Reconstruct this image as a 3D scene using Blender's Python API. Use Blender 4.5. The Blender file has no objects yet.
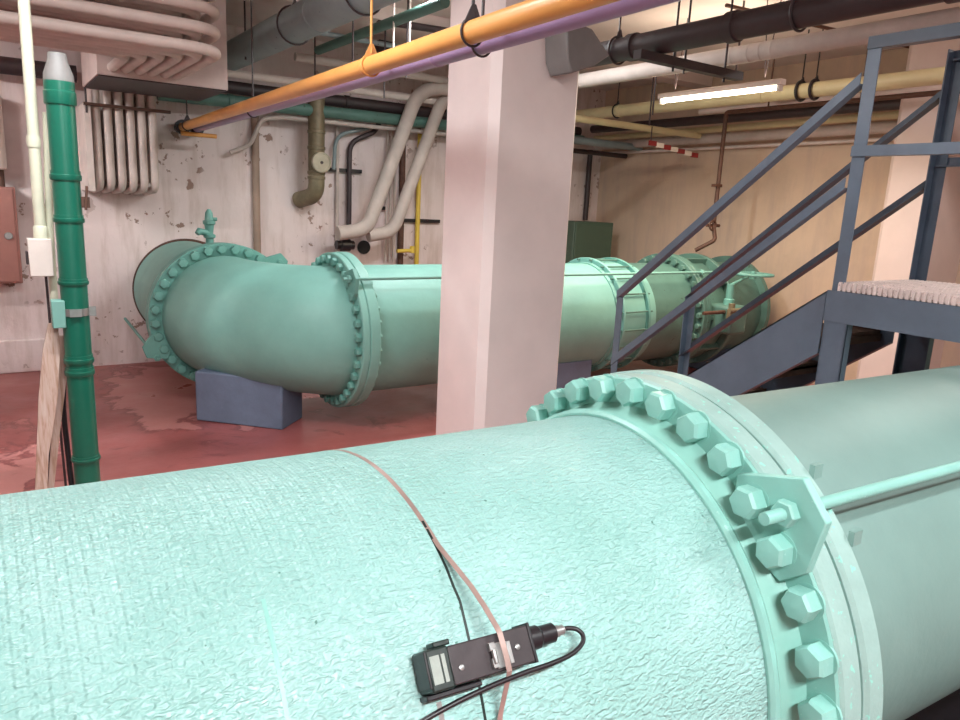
import bpy, bmesh, math, random
from mathutils import Vector, Matrix
random.seed(7)
PI = math.pi
V = Vector
col = bpy.context.scene.collection
WM = {}

# ------------------------------------------------------------------ materials
def srgb(r, g, b):
    f = lambda c: (c/12.92 if c <= .04045 else ((c+.055)/1.055)**2.4)
    return (f(r/255), f(g/255), f(b/255), 1)

def nd(nt, t, **kw):
    n = nt.nodes.new(t)
    for k, v in kw.items():
        if hasattr(n, k): setattr(n, k, v)
    return n

def ramp(nt, fac, stops):
    r = nt.nodes.new('ShaderNodeValToRGB')
    e = r.color_ramp.elements
    e[0].position, e[0].color = stops[0]
    e[1].position, e[1].color = stops[-1]
    for p, c in stops[1:-1]:
        x = e.new(p); x.color = c
    nt.links.new(fac, r.inputs[0])
    return r.outputs[0]

def noise(nt, scale, detail=4, rough=.55, vec=None, dist=0):
    n = nt.nodes.new('ShaderNodeTexNoise')
    n.inputs['Scale'].default_value = scale
    n.inputs['Detail'].default_value = detail
    n.inputs['Roughness'].default_value = rough
    n.inputs['Distortion'].default_value = dist
    if vec is not None: nt.links.new(vec, n.inputs['Vector'])
    return n.outputs['Fac']

def mix(nt, fac, a, b, mode='MIX'):
    m = nt.nodes.new('ShaderNodeMix'); m.data_type = 'RGBA'; m.blend_type = mode
    for s, v in ((m.inputs[0], fac), (m.inputs[6], a), (m.inputs[7], b)):
        if isinstance(v, bpy.types.NodeSocket): nt.links.new(v, s)
        else: s.default_value = v
    return m.outputs[2]

def mth(nt, op, a, b=None, c=None):
    m = nt.nodes.new('ShaderNodeMath'); m.operation = op
    for i, v in enumerate((a, b, c)):
        if v is None: continue
        if isinstance(v, bpy.types.NodeSocket): nt.links.new(v, m.inputs[i])
        else: m.inputs[i].default_value = v
    return m.outputs[0]

def vecscale(nt, vec, s):
    m = nt.nodes.new('ShaderNodeMapping')
    m.inputs['Scale'].default_value = s
    nt.links.new(vec, m.inputs['Vector'])
    return m.outputs[0]

def base(name, rough=.5, metal=0, spec=.5):
    m = bpy.data.materials.new(name); m.use_nodes = True
    nt = m.node_tree; b = nt.nodes['Principled BSDF']
    b.inputs['Roughness'].default_value = rough
    b.inputs['Metallic'].default_value = metal
    b.inputs['Specular IOR Level'].default_value = spec
    g = nt.nodes.new('ShaderNodeNewGeometry')
    return m, nt, b, g.outputs['Position']

def paint(name, c, rough=.45, metal=0, var=.14, scale=6, bump=.15, bscale=60, spec=.5, spots=None, spot_at=.66):
    """painted surface: a colour with mottling, optional chips of another colour, fine bump"""
    m, nt, b, P = base(name, rough, metal, spec)
    n = noise(nt, scale, 5, .6, P)
    d = tuple(x*(1-var) for x in c[:3])+(1,); l = tuple(min(1, x*(1+var*.7)) for x in c[:3])+(1,)
    o = ramp(nt, n, [(.3, d), (.7, l)])
    if spots is not None:
        k = noise(nt, scale*7, 3, .5, P)
        f = ramp(nt, k, [(spot_at, (0, 0, 0, 1)), (spot_at+.04, (1, 1, 1, 1))])
        o = mix(nt, f, o, spots)
    nt.links.new(o, b.inputs['Base Color'])
    if bump:
        bn = nt.nodes.new('ShaderNodeBump'); bn.inputs['Strength'].default_value = bump
        bn.inputs['Distance'].default_value = .004
        nt.links.new(noise(nt, bscale, 3, .6, P), bn.inputs['Height'])
        nt.links.new(bn.outputs[0], b.inputs['Normal'])
    return m

TEAL = srgb(139, 214, 199)
def coated():
    m, nt, b, P = base('rippled mint coating', .36, 0, .45)
    vo = nt.nodes.new('ShaderNodeTexNoise'); vo.inputs['Scale'].default_value = 135
    vo.inputs['Detail'].default_value = .4; vo.inputs['Distortion'].default_value = .8
    nt.links.new(vecscale(nt, P, (.55, 1.1, 1.1)), vo.inputs['Vector'])
    def bands(sc, dist):
        wv = nt.nodes.new('ShaderNodeTexWave'); wv.wave_type = 'BANDS'; wv.bands_direction = 'X'
        wv.inputs['Scale'].default_value = sc; wv.inputs['Distortion'].default_value = dist
        wv.inputs['Detail'].default_value = 1; wv.inputs['Detail Scale'].default_value = 1.2
        nt.links.new(P, wv.inputs['Vector']); return wv.outputs['Fac']
    wsum = mth(nt, 'ADD', bands(17, .5), mth(nt, 'MULTIPLY', bands(44, .6), .5))
    # the lines of the wrapped fabric show along the top and fade down the side and towards the flange
    sx = nt.nodes.new('ShaderNodeSeparateXYZ'); nt.links.new(P, sx.inputs[0])
    def rng(o, a, b2, c, d):
        m2 = nt.nodes.new('ShaderNodeMapRange'); m2.inputs['From Min'].default_value = a; m2.inputs['From Max'].default_value = b2
        m2.inputs['To Min'].default_value = c; m2.inputs['To Max'].default_value = d; nt.links.new(o, m2.inputs['Value']); return m2.outputs[0]
    fx = mth(nt, 'MULTIPLY', rng(sx.outputs['X'], .1, 1.1, .5, .0), rng(sx.outputs['Z'], 1.02, 1.16, .15, 1))
    vs = ramp(nt, vo.outputs['Fac'], [(.30, (0, 0, 0, 1)), (.70, (1, 1, 1, 1))])
    h = mth(nt, 'ADD', vs, mth(nt, 'MULTIPLY', wsum, fx))
    bn = nt.nodes.new('ShaderNodeBump'); bn.inputs['Strength'].default_value = .9; bn.inputs['Distance'].default_value = .0029
    nt.links.new(h, bn.inputs['Height']); nt.links.new(bn.outputs[0], b.inputs['Normal'])
    o = ramp(nt, noise(nt, 3.2, 5, .6, P), [(.3, srgb(136, 183, 175)), (.55, srgb(149, 193, 187)), (.75, srgb(165, 203, 198))])
    sp = ramp(nt, noise(nt, 70, 2, .4, P), [(.755, (0, 0, 0, 1)), (.78, (1, 1, 1, 1))])
    o = mix(nt, sp, o, srgb(84, 130, 118))
    nt.links.new(o, b.inputs['Base Color'])
    return m

def wallmat(name, c, chips=True):
    m, nt, b, P = base(name, .62, 0, .4)
    n1 = noise(nt, 1.1, 6, .62, P)
    o = ramp(nt, n1, [(.28, tuple(x*.80 for x in c[:3])+(1,)), (.5, c), (.75, tuple(min(1, x*1.07) for x in c[:3])+(1,))])
    st = noise(nt, 3, 5, .65, vecscale(nt, P, (2.4, 2.4, .35)))
    o = mix(nt, ramp(nt, st, [(.48, (0, 0, 0, 1)), (.72, (.65, .65, .65, 1))]), o, srgb(186, 164, 152))
    if chips:
        ch = noise(nt, 9, 5, .6, P); reg = noise(nt, .9, 2, .5, P)
        f = mth(nt, 'MULTIPLY', ramp(nt, ch, [(.60, (0, 0, 0, 1)), (.62, (1, 1, 1, 1))]), ramp(nt, reg, [(.48, (0, 0, 0, 1)), (.56, (1, 1, 1, 1))]))
        o = mix(nt, f, o, srgb(150, 122, 110))
    nt.links.new(o, b.inputs['Base Color'])
    bn = nt.nodes.new('ShaderNodeBump'); bn.inputs['Strength'].default_value = .35; bn.inputs['Distance'].default_value = .01
    nt.links.new(noise(nt, 14, 6, .6, P), bn.inputs['Height']); nt.links.new(bn.outputs[0], b.inputs['Normal'])
    return m

def floormat():
    m, nt, b, P = base('red floor paint', .38, 0, .5)
    o = ramp(nt, noise(nt, 1.3, 6, .6, P), [(.3, srgb(138, 76, 74)), (.5, srgb(158, 88, 86)), (.72, srgb(172, 102, 98))])
    sx = nt.nodes.new('ShaderNodeSeparateXYZ'); nt.links.new(P, sx.inputs[0])
    # worn pale paint: a leak under the elbow and the aisle at the left
    def blob(cx, cy, rx, ry):
        a = mth(nt, 'DIVIDE', mth(nt, 'SUBTRACT', sx.outputs['X'], cx), rx)
        c = mth(nt, 'DIVIDE', mth(nt, 'SUBTRACT', sx.outputs['Y'], cy), ry)
        d = mth(nt, 'ADD', mth(nt, 'MULTIPLY', a, a), mth(nt, 'MULTIPLY', c, c))
        return mth(nt, 'SUBTRACT', 1.0, mth(nt, 'MINIMUM', d, 1.0))
    n2 = noise(nt, 2.6, 6, .62, P, .6)
    f = mth(nt, 'ADD', mth(nt, 'MULTIPLY', mth(nt, 'ADD', blob(1.35, 6.4, .75, 1.5), mth(nt, 'MULTIPLY', blob(.0, 4.6, .5, 1.6), .55)), .42), n2)
    f1 = ramp(nt, f, [(.66, (0, 0, 0, 1)), (.70, (1, 1, 1, 1))])
    edge = ramp(nt, f, [(.60, (0, 0, 0, 1)), (.66, (.6, .6, .6, 1)), (.69, (0, 0, 0, 1))])
    o = mix(nt, edge, o, srgb(96, 44, 44))
    o = mix(nt, mth(nt, 'MULTIPLY', f1, .6), o, srgb(196, 138, 132))
    dk = ramp(nt, noise(nt, 5, 5, .65, P), [(.62, (0, 0, 0, 1)), (.74, (.45, .45, .45, 1))])
    o = mix(nt, dk, o, srgb(112, 60, 56))
    nt.links.new(o, b.inputs['Base Color'])
    r = ramp(nt, noise(nt, 2, 4, .6, P), [(.3, (.25, .25, .25, 1)), (.7, (.5, .5, .5, 1))])
    nt.links.new(r, b.inputs['Roughness'])
    bn = nt.nodes.new('ShaderNodeBump'); bn.inputs['Strength'].default_value = .25; bn.inputs['Distance'].default_value = .006
    nt.links.new(noise(nt, 20, 5, .6, P), bn.inputs['Height']); nt.links.new(bn.outputs[0], b.inputs['Normal'])
    return m

def emit(name, c, s):
    m = bpy.data.materials.new(name); m.use_nodes = True
    b = m.node_tree.nodes['Principled BSDF']
    b.inputs['Base Color'].default_value = c
    b.inputs['Emission Color'].default_value = c; b.inputs['Emission Strength'].default_value = s
    return m

def woodmat():
    m, nt, b, P = base('weathered board', .7)
    n = noise(nt, 9, 5, .6, vecscale(nt, P, (6, 3, .5)), .4)
    nt.links.new(ramp(nt, n, [(.35, srgb(168, 132, 112)), (.5, srgb(194, 166, 152)), (.7, srgb(206, 186, 176))]), b.inputs['Base Color'])
    return m

M = dict(
    coat=coated(),
    teal=paint('mint pipe paint', srgb(142, 194, 182), .42, var=.10, scale=4, bump=.3, bscale=24, spots=srgb(160, 214, 204), spot_at=.74),
    tealflange=paint('mint flange paint', srgb(140, 196, 185), .4, var=.08, scale=7, bump=.25, bscale=45, spots=srgb(166, 212, 204), spot_at=.7),
    tealwhite=paint('chalky mint paint on the flange rim', srgb(150, 182, 175), .5, var=.12, scale=9, bump=.5, bscale=30, spots=srgb(140, 205, 190), spot_at=.64),
    greyteal=paint('grey mint pipe paint', srgb(126, 158, 151), .45, var=.10, scale=2.6, bump=.25, bscale=30),
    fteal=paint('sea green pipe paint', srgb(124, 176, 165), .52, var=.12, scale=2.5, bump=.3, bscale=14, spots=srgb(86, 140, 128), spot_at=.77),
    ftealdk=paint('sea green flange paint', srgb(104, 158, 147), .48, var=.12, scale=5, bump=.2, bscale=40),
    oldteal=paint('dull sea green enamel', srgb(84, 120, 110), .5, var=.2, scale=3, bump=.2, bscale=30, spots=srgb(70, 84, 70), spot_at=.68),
    green=paint('green plastic', srgb(16, 100, 80), .3, var=.08, scale=5, bump=.05, spec=.6),
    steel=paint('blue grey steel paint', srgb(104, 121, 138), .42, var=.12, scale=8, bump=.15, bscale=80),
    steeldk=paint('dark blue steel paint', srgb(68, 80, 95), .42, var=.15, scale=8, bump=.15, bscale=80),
    block=paint('blue grey painted concrete', srgb(100, 113, 134), .6, var=.14, scale=7, bump=.4, bscale=40, spots=srgb(170, 172, 186), spot_at=.76),
    grate=paint('pale fibreglass grating', srgb(238, 224, 219), .7, var=.15, scale=14, bump=.5, bscale=120, spots=srgb(150, 120, 112), spot_at=.66),
    wall=wallmat('worn pinkish wall paint', srgb(224, 208, 205)),
    wall2=wallmat('tan wall paint', srgb(208, 184, 162), False),
    column=paint('pale column paint', srgb(238, 222, 218), .55, var=.07, scale=2.2, bump=.35, bscale=12),
    ceil=paint('ceiling paint', srgb(222, 208, 202), .7, var=.12, scale=1.2, bump=.3, bscale=18),
    floor=floormat(),
    orange=paint('orange pipe paint', srgb(226, 158, 86), .35, var=.08, scale=5, bump=.1),
    purple=paint('lilac pipe paint', srgb(164, 138, 176), .38, var=.08, scale=5, bump=.1),
    yellow=paint('pale yellow pipe paint', srgb(206, 192, 150), .42, var=.12, scale=3, bump=.15),
    brightyellow=paint('yellow gas pipe paint', srgb(222, 190, 80), .4, var=.08),
    white=paint('off white pipe wrap', srgb(222, 208, 200), .6, var=.12, scale=4, bump=.4, bscale=20),
    insul=paint('pinkish grey pipe lagging', srgb(192, 178, 170), .7, var=.15, scale=5, bump=.5, bscale=25),
    cream=paint('cream conduit paint', srgb(208, 206, 184), .45, var=.08, scale=9, bump=.1),
    conduit=paint('pinkish conduit paint', srgb(208, 192, 184), .5, var=.12, scale=6, bump=.1),
    soffit=paint('pinkish soffit paint', srgb(204, 186, 180), .6, var=.14, scale=3, bump=.3),
    dark=paint('dark brown pipe paint', srgb(62, 50, 52), .5, var=.2, scale=5, bump=.2),
    black=paint('black plastic', srgb(30, 26, 30), .4, var=.2, scale=30, bump=.05),
    rust=paint('rusty brown steel', srgb(92, 62, 50), .6, metal=.1, var=.3, scale=20, bump=.4),
    grey=paint('grey pipe jacket', srgb(134, 148, 150), .5, var=.16, scale=4, bump=.15, spots=srgb(90, 100, 100), spot_at=.7),
    zinc=paint('zinc plated steel', srgb(168, 168, 166), .35, metal=.7, var=.12, scale=30, bump=.1),
    brass=paint('tarnished brass', srgb(124, 112, 88), .5, metal=.2, var=.25, scale=12, bump=.2),
    brownw=paint('stained tan pipe paint', srgb(158, 134, 118), .6, var=.22, scale=3),
    cab=paint('dark green cabinet enamel', srgb(72, 92, 76), .5, var=.12, scale=3),
    dialc=paint('aged dial', srgb(178, 168, 146), .5, var=.15, scale=12),
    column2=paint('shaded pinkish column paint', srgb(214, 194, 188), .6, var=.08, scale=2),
    box=paint('terracotta panel enamel', srgb(156, 106, 96), .5, var=.1),
    plate=paint('dull grey sheet metal', srgb(128, 124, 122), .55, metal=.0, var=.1),
    deviceface=paint('scuffed black metal', srgb(58, 50, 52), .42, metal=.2, var=.3, scale=22, bump=.1),
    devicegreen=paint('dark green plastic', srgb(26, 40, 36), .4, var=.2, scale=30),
    label=paint('grey label', srgb(152, 160, 152), .5, var=.1, scale=60),
    strap=paint('heat-tinted steel band', srgb(176, 150, 142), .36, metal=.35, var=.2, scale=16, bump=.1),
    wood=woodmat(),
    redtape=paint('red tape', srgb(140, 44, 44), .5), whitetape=paint('white tape', srgb(224, 214, 204), .5),
    tube=emit('lit fluorescent tube', (1, .93, .74, 1), 14),
    tubew=emit('lit cool tube', (1, .95, .93, 1), 8),
)

# ------------------------------------------------------------------ mesh building
def frame(d):
    d = V(d).normalized()
    u = V((0, 0, 1)) if abs(d.z) < .95 else V((1, 0, 0))
    a = d.cross(u).normalized(); b = d.cross(a).normalized()
    return a, b

class MB:
    def __init__(s): s.v = []; s.f = []
    def add(s, vs, fs):
        o = len(s.v); s.v += [tuple(v) for v in vs]; s.f += [tuple(i+o for i in f) for f in fs]; return s
    def box(s, c, size, rot=None):
        c = V(c); x, y, z = (q/2 for q in size)
        vs = [V((i, j, k)) for i in (-x, x) for j in (-y, y) for k in (-z, z)]
        if rot is not None: vs = [rot @ v for v in vs]
        return s.add([v+c for v in vs], [(0, 1, 3, 2), (4, 6, 7, 5), (0, 4, 5, 1), (2, 3, 7, 6), (0, 2, 6, 4), (1, 5, 7, 3)])
    def bb(s, a, b):
        return s.box([(p+q)/2 for p, q in zip(a, b)], [abs(q-p) for p, q in zip(a, b)])
    def tube(s, pts, r, seg=16, caps=True):
        pts = [V(p) for p in pts]; n = len(pts)
        rs = r if isinstance(r, (list, tuple)) else [r]*n
        rings = []; a = None
        for i, p in enumerate(pts):
            if i == 0: d = pts[1]-p
            elif i == n-1: d = p-pts[i-1]
            else: d = (pts[i+1]-p).normalized()+(p-pts[i-1]).normalized()
            d.normalize()
            if a is None: a, b = frame(d)
            else:
                a = (a-d*a.dot(d)).normalized(); b = d.cross(a)
            rings.append([p+(a*math.cos(2*PI*k/seg)+b*math.sin(2*PI*k/seg))*rs[i] for k in range(seg)])
        vs = [v for q in rings for v in q]; fs = []
        for i in range(n-1):
            for k in range(seg):
                k2 = (k+1) % seg
                fs.append((i*seg+k, i*seg+k2, (i+1)*seg+k2, (i+1)*seg+k))
        if caps:
            fs.append(tuple(range(seg))[::-1]); fs.append(tuple((n-1)*seg+k for k in range(seg)))
        return s.add(vs, fs)
    def lathe(s, o, d, prof, seg=96, closed=False):
        """profile of (distance along d, radius)"""
        o = V(o); d = V(d).normalized(); a, b = frame(d); vs = []
        for t, r in prof:
            vs += [o+d*t+(a*math.cos(2*PI*k/seg)+b*math.sin(2*PI*k/seg))*r for k in range(seg)]
        n = len(prof); fs = []
        for i in range(n if closed else n-1):
            j = (i+1) % n
            for k in range(seg):
                k2 = (k+1) % seg
                fs.append((i*seg+k, i*seg+k2, j*seg+k2, j*seg+k))
        if not closed:
            if prof[0][1] > 1e-5: fs.append(tuple(range(seg))[::-1])
            if prof[-1][1] > 1e-5: fs.append(tuple((n-1)*seg+k for k in range(seg)))
        return s.add(vs, fs)
    def ring(s, o, d, t0, t1, r0, r1, seg=96, bev=.006):
        """a flange ring: inner radius r0, outer r1, from t0 to t1"""
        return s.lathe(o, d, [(t0, r0), (t0, r1-bev), (t0+bev, r1), (t1-bev, r1), (t1, r1-bev), (t1, r0)], seg, True)
    def poly(s, pts, off):
        """planar polygon given in 3D pushed along the vector off"""
        pts = [V(p) for p in pts]; off = V(off); n = len(pts)
        fs = [tuple(range(n))[::-1], tuple(range(n, 2*n))]
        fs += [(i, (i+1) % n, n+(i+1) % n, n+i) for i in range(n)]
        return s.add(pts+[p+off for p in pts], fs)
    def torus(s, c, nrm, R, r, seg=32, ts=10, a0=0, a1=2*PI):
        c = V(c); a, b = frame(nrm)
        full = abs(a1-a0-2*PI) < 1e-6
        pts = [c+(a*math.cos(t)+b*math.sin(t))*R for t in [a0+(a1-a0)*i/seg for i in range(seg+1)]]
        return s.tube(pts, r, ts, not full)
    def make(s, name, mat, parent=None, T=None, sharp=35, bevel=0, kind=None, label=None):
        me = bpy.data.meshes.new(name)
        vs = [V(v) for v in s.v]
        lo = V([min(v[i] for v in vs) for i in range(3)]); hi = V([max(v[i] for v in vs) for i in range(3)])
        c = V(((lo.x+hi.x)/2, (lo.y+hi.y)/2, lo.z))
        me.from_pydata([v-c for v in vs], [], s.f)
        bm = bmesh.new(); bm.from_mesh(me); bmesh.ops.recalc_face_normals(bm, faces=bm.faces); bm.to_mesh(me); bm.free()
        for p in me.polygons: p.use_smooth = True
        me.set_sharp_from_angle(angle=math.radians(sharp))
        me.materials.append(M[mat] if isinstance(mat, str) else mat)
        o = bpy.data.objects.new(name, me); col.objects.link(o)
        W = (T or Matrix()) @ Matrix.Translation(c)
        place(o, W, parent)
        if bevel:
            b = o.modifiers.new('bevel', 'BEVEL'); b.width = bevel; b.segments = 2; b.limit_method = 'ANGLE'
        if kind: o['kind'] = kind
        if label: o['label'] = label
        return o

def place(o, W, parent=None):
    if parent is not None:
        o.parent = parent; o.matrix_parent_inverse = WM[parent.name].inverted()
    o.matrix_basis = W; WM[o.name] = W

def tag(o, label, cat, group=None):
    o['label'] = label; o['category'] = cat
    if group: o['group'] = group
    return o

def thing(name, loc, label, cat, group=None):
    o = bpy.data.objects.new(name, None); col.objects.link(o); o.empty_display_size = .1
    place(o, Matrix.Translation(V(loc)))
    return tag(o, label, cat, group)

def clone(src, name, W, parent=None):
    o = src.copy(); o.name = name; col.objects.link(o)
    o.parent = None; place(o, W, parent); return o

def bend(pts, rad, seg=8):
    """round the corners of a polyline"""
    pts = [V(p) for p in pts]
    rads = rad if isinstance(rad, (list, tuple)) else [rad]*(len(pts)-2)
    out = [pts[0]]
    for i in range(1, len(pts)-1):
        p = pts[i]; a = (pts[i-1]-p); b = (pts[i+1]-p)
        r = min(rads[i-1], a.length*.49, b.length*.49)
        A = p+a.normalized()*r; B = p+b.normalized()*r
        for k in range(seg+1):
            t = k/seg
            out.append(A*(1-t)**2+p*2*t*(1-t)+B*t*t)
    out.append(pts[-1]); return out

def axis_frame(c, d):
    """matrix whose z runs along d, origin at c"""
    a, b = frame(d); d = V(d).normalized()
    m = Matrix.Identity(4)
    for i in range(3):
        m[i][0] = a[i]; m[i][1] = b[i] if a.cross(b).dot(d) > 0 else -b[i]; m[i][2] = d[i]; m[i][3] = c[i]
    return m

def struct(o): o['kind'] = 'structure'; return o

# ------------------------------------------------------------------ the room
CZ, YW, XW = 3.3, 7.68, 7.2
struct(MB().bb((-4.2, -4.2, -.15), (XW+.2, YW+.2, 0)).make('floor', 'floor'))
struct(MB().bb((-4.2, -4.2, CZ), (XW+.2, YW+.2, CZ+.2)).make('ceiling', 'ceil'))
struct(MB().bb((-4.2, YW, 0), (XW+.2, YW+.2, CZ)).make('wall_back', 'wall'))
struct(MB().bb((XW, -4.0, 0), (XW+.2, YW, CZ)).make('wall_right', 'wall2'))
struct(MB().bb((-4.2, -4.0, 0), (-4.0, YW, CZ)).make('wall_left', 'wall'))
struct(MB().bb((-4.2, -4.2, 0), (XW+.2, -4.0, CZ)).make('wall_front', 'wall'))
struct(MB().bb((-4.0, YW-.035, 0), (.50, YW+.01, .30)).make('baseboard_back', 'wall', bevel=.01))

b = MB()
c = .045
x0, x1, y0, y1 = 2.224, 2.824, 3.2, 3.7
b.poly([(x0+c, y0, 0), (x1-c, y0, 0), (x1, y0+c, 0), (x1, y1-c, 0), (x1-c, y1, 0), (x0+c, y1, 0), (x0, y1-c, 0), (x0, y0+c, 0)], (0, 0, CZ))
tag(struct(b.make('column', 'column', sharp=20)), 'wide pale pink square concrete column in the middle of the room', 'column')
b = MB(); x0, x1, y0, y1 = 6.6, XW, 2.95, 3.41
b.poly([(x0+c, y0, 0), (x1, y0, 0), (x1, y1, 0), (x0+c, y1, 0), (x0, y1-c, 0), (x0, y0+c, 0)], (0, 0, CZ))
tag(struct(b.make('column', 'column2', sharp=20)), 'pale pink column against the right wall behind the steel platform', 'column')

# boxed soffit at the back left that carries the conduit bank
b = MB().bb((.775, 6.15, 2.495), (1.70, 7.05, CZ))
struct(b.make('trim_1', 'soffit'))
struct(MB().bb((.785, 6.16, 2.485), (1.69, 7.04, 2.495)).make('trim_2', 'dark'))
# shallow ribs under the slab
for i, y in enumerate((-2.6, -1.0, .6, 5.9)):
    struct(MB().bb((-4.0, y, CZ-.12), (XW, y+.25, CZ)).make('trim_%d' % (i+3), 'ceil'))

# ------------------------------------------------------------------ near water main
A = V((1.5, 1.129, .72)); D = V((math.cos(-.0637), math.sin(-.0637), 0)); S = V((D.y, -D.x, 0)); UP = V((0, 0, 1))
def onp(s, ang, R):
    a = math.radians(ang); return A+D*s+(S*math.cos(a)+UP*math.sin(a))*R

bolt0 = MB()
bolt0.lathe((0, 0, 0), (0, 0, 1), [(0, .030), (.004, .0315), (.030, .0315), (.037, .027), (.039, .012), (.039, 0)], 6)
bolt0.lathe((0, 0, 0), (0, 0, 1), [(-.004, .034), (.001, .034), (.001, .02)], 20)
bolt_proto = {}
def bolts(parent, c, d, R, n, a0, mat, at_s, scale=1.0, skip=None, a1=None):
    """hex heads around a circle; a0 in degrees measured in frame given by (side, up)"""
    c = V(c); d = V(d).normalized()
    side = V((d.y, -d.x, 0)); res = []
    for i in range(n):
        ang = math.radians(a0+360*i/n)
        p = c+d*at_s(i, a0+360*i/n) if callable(at_s) else c+d*at_s
        p = p+(side*math.cos(ang)+UP*math.sin(ang))*R
        if mat not in bolt_proto:
            o = bolt0.make('bolt', mat, sharp=25); bolt_proto[mat] = o
            WM.pop(o.name, None)
        else:
            o = bolt_proto[mat].copy(); o.name = 'bolt'; col.objects.link(o)
        o.parent = None
        T = axis_frame(p, -d if scale > 0 else d) @ Matrix.Rotation(random.uniform(0, 1), 4, 'Z') @ Matrix.Scale(abs(scale), 4)
        place(o, T @ Matrix.Translation((0, 0, -.004)), parent); res.append(o)
    return res

main = thing('water_main', (1.5, 1.129, 0), 'huge mint green water main running across the whole foreground', 'pipe')
b = MB().lathe(A, D, [(-5.2, .4895), (-1.0, .4905), (-.33, .4945), (-.305, .495)], 192)
b.make('coated_pipe', 'coat', main, label='thick rippled mint coating')
b = MB().lathe(A, D, [(-.312, .496), (-.312, .502), (-.306, .509), (-.296, .511), (-.288, .506), (-.283, .499), (-.283, .495)], 160, True)
b.make('lip_ring', 'tealflange', main)
b = MB().lathe(A, D, [(-.30, .49), (-.285, .50), (-.26, .504), (-.243, .512), (-.229, .523), (-.229, .48)], 160)
b.make('flange_neck', 'teal', main)
b = MB().ring(A, D, -.231, -.222, .495, .586, 160, .004); b.make('flange_face', 'tealflange', main)
b = MB().ring(A, D, -.222, -.160, .49, .590, 160, .006); b.make('flange', 'tealwhite', main)
b = MB().ring(A, D, -.160, -.153, .49, .578, 160, .001); b.make('gasket', 'greyteal', main)
b = MB().ring(A, D, -.153, -.093, .48, .594, 160, .008); b.make('flange', 'tealwhite', main)
b = MB().lathe(A, D, [(-.095, .515), (-.05, .495), (-.02, .490), (1.2, .490), (5.62, .490)], 160); b.make('pipe_section', 'greyteal', main)
def ear(parent, o, d, side, s0, s1, flip, mat, R=.587, turn=0):
    k = R/.587
    pts = [(57, .560), (54.5, .592), (48.6, .683), (41.2, .678), (34.6, .592), (33.9, .524), (37.6, .503), (45, .497), (53, .508)]
    P = [V(o)+V(d)*s0+(V(side)*math.cos(math.radians(a+turn))*flip[0]+UP*math.sin(math.radians(a+turn))*flip[1])*r*k for a, r in pts]
    return MB().poly(P, V(d)*(s1-s0)).make('rod_lug', mat, parent, bevel=.003)
ear(main, A, D, S, -.250, -.230, (1, 1), 'tealflange')
MB().box(onp(-.085, 52, .60), (.03, .012, .03)).make('weld_tab', 'greyteal', main)
MB().box(onp(-.085, 38, .60), (.03, .012, .03)).make('weld_tab', 'greyteal', main)
def near_s(i, a):
    a = a % 360
    return -.250 if 36 < a < 54 else -.231
bolts(main, A, D, .557, 34, 71.7-10.588*6, 'tealflange', near_s, 1.06)
def tie_rod(parent, p0, p1, r, nuts, mat, nr=.024, name='tie_rod'):
    o = MB().tube([p0, p1], r, 20).make(name, mat, parent)
    d = (V(p1)-V(p0)).normalized()
    for t in nuts:
        MB().lathe(V(p0)+d*t, d, [(0, nr*.86), (.004, nr), (.02, nr), (.024, nr*.86)], 6).make('nut', mat, o, sharp=25)
    # thread
    return o
tie_rod(main, onp(-.325, 45.2, .618), onp(5.4, 45.2, .618), .0125, [.05], 'tealflange', .027)
for i, x in enumerate((-1.6, 5.2)):
    b = MB().bb((x-.2, .75+(.25 if i == 0 else -.1), 0), (x+.2, 1.55+(.25 if i == 0 else -.1), .226))
    tag(b.make('pipe_support_block', 'block', bevel=.01), ['blue grey concrete block carrying the near main beyond its left end', 'blue grey concrete block carrying the near main under its right end'][i], 'pipe support', 'concrete pipe supports')

# ---- sensor clamped to the main
dev = thing('flow_sensor', onp(-.93, 37.5, .50), 'black flow transducer box strapped to the near mint main', 'sensor')
def devM(s, ang, R):
    n = (S*math.cos(math.radians(ang))+UP*math.sin(math.radians(ang)))
    u = (-S*math.sin(math.radians(ang))+UP*math.cos(math.radians(ang)))
    p = A+D*s+n*R
    m = Matrix.Identity(4)
    for i in range(3): m[i][0] = D[i]; m[i][1] = u[i]; m[i][2] = n[i]; m[i][3] = p[i]
    return m
T = devM(-.917, 37.8, .489) @ Matrix.Rotation(math.radians(-1.5), 4, 'Z')
MB().bb((-.052, -.027, 0), (.088, .027, .048)).make('housing', 'deviceface', dev, T, bevel=.002)
MB().bb((-.088, -.029, 0), (-.052, .029, .052)).make('end_block', 'devicegreen', dev, T, bevel=.003)
MB().bb((-.092, -.022, .008), (-.088, .027, .055)).make('end_flange', 'black', dev, T, bevel=.001)
MB().bb((-.072, .029, .02), (-.045, .037, .048)).make('clip', 'devicegreen', dev, T, bevel=.002)
MB().bb((-.09, -.038, .0), (.0, -.030, .03)).make('clip', 'black', dev, T, bevel=.002)
b = MB().bb((-.084, -.019, .052), (-.069, .019, .0535)); b.bb((-.066, -.019, .052), (-.060, .019, .0535)); b.make('label_window', 'label', dev, T)
MB().bb((.086, -.029, .0), (.091, .030, .050)).make('end_flange', 'black', dev, T, bevel=.001)
for x, y in ((-.036, -.006), (.062, .0)):
    MB().lathe((x, y, .048), (0, 0, 1), [(0, .0042), (.0016, .0042), (.0022, .003)], 16).make('screw', 'zinc', dev, T)
b = MB().lathe((.09, .006, .030), (1, 0, 0), [(0, .018), (.020, .018), (.022, .0165), (.024, .015), (.050, .015), (.052, .013)], 32)
b.make('connector', 'black', dev, T)
b = MB().lathe((.142, .006, .030), (1, 0, 0), [(0, .009), (.008, .0095), (.009, .0078), (.018, .0078), (.020, .006)], 20); b.make('ferrule', 'zinc', dev, T)
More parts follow.
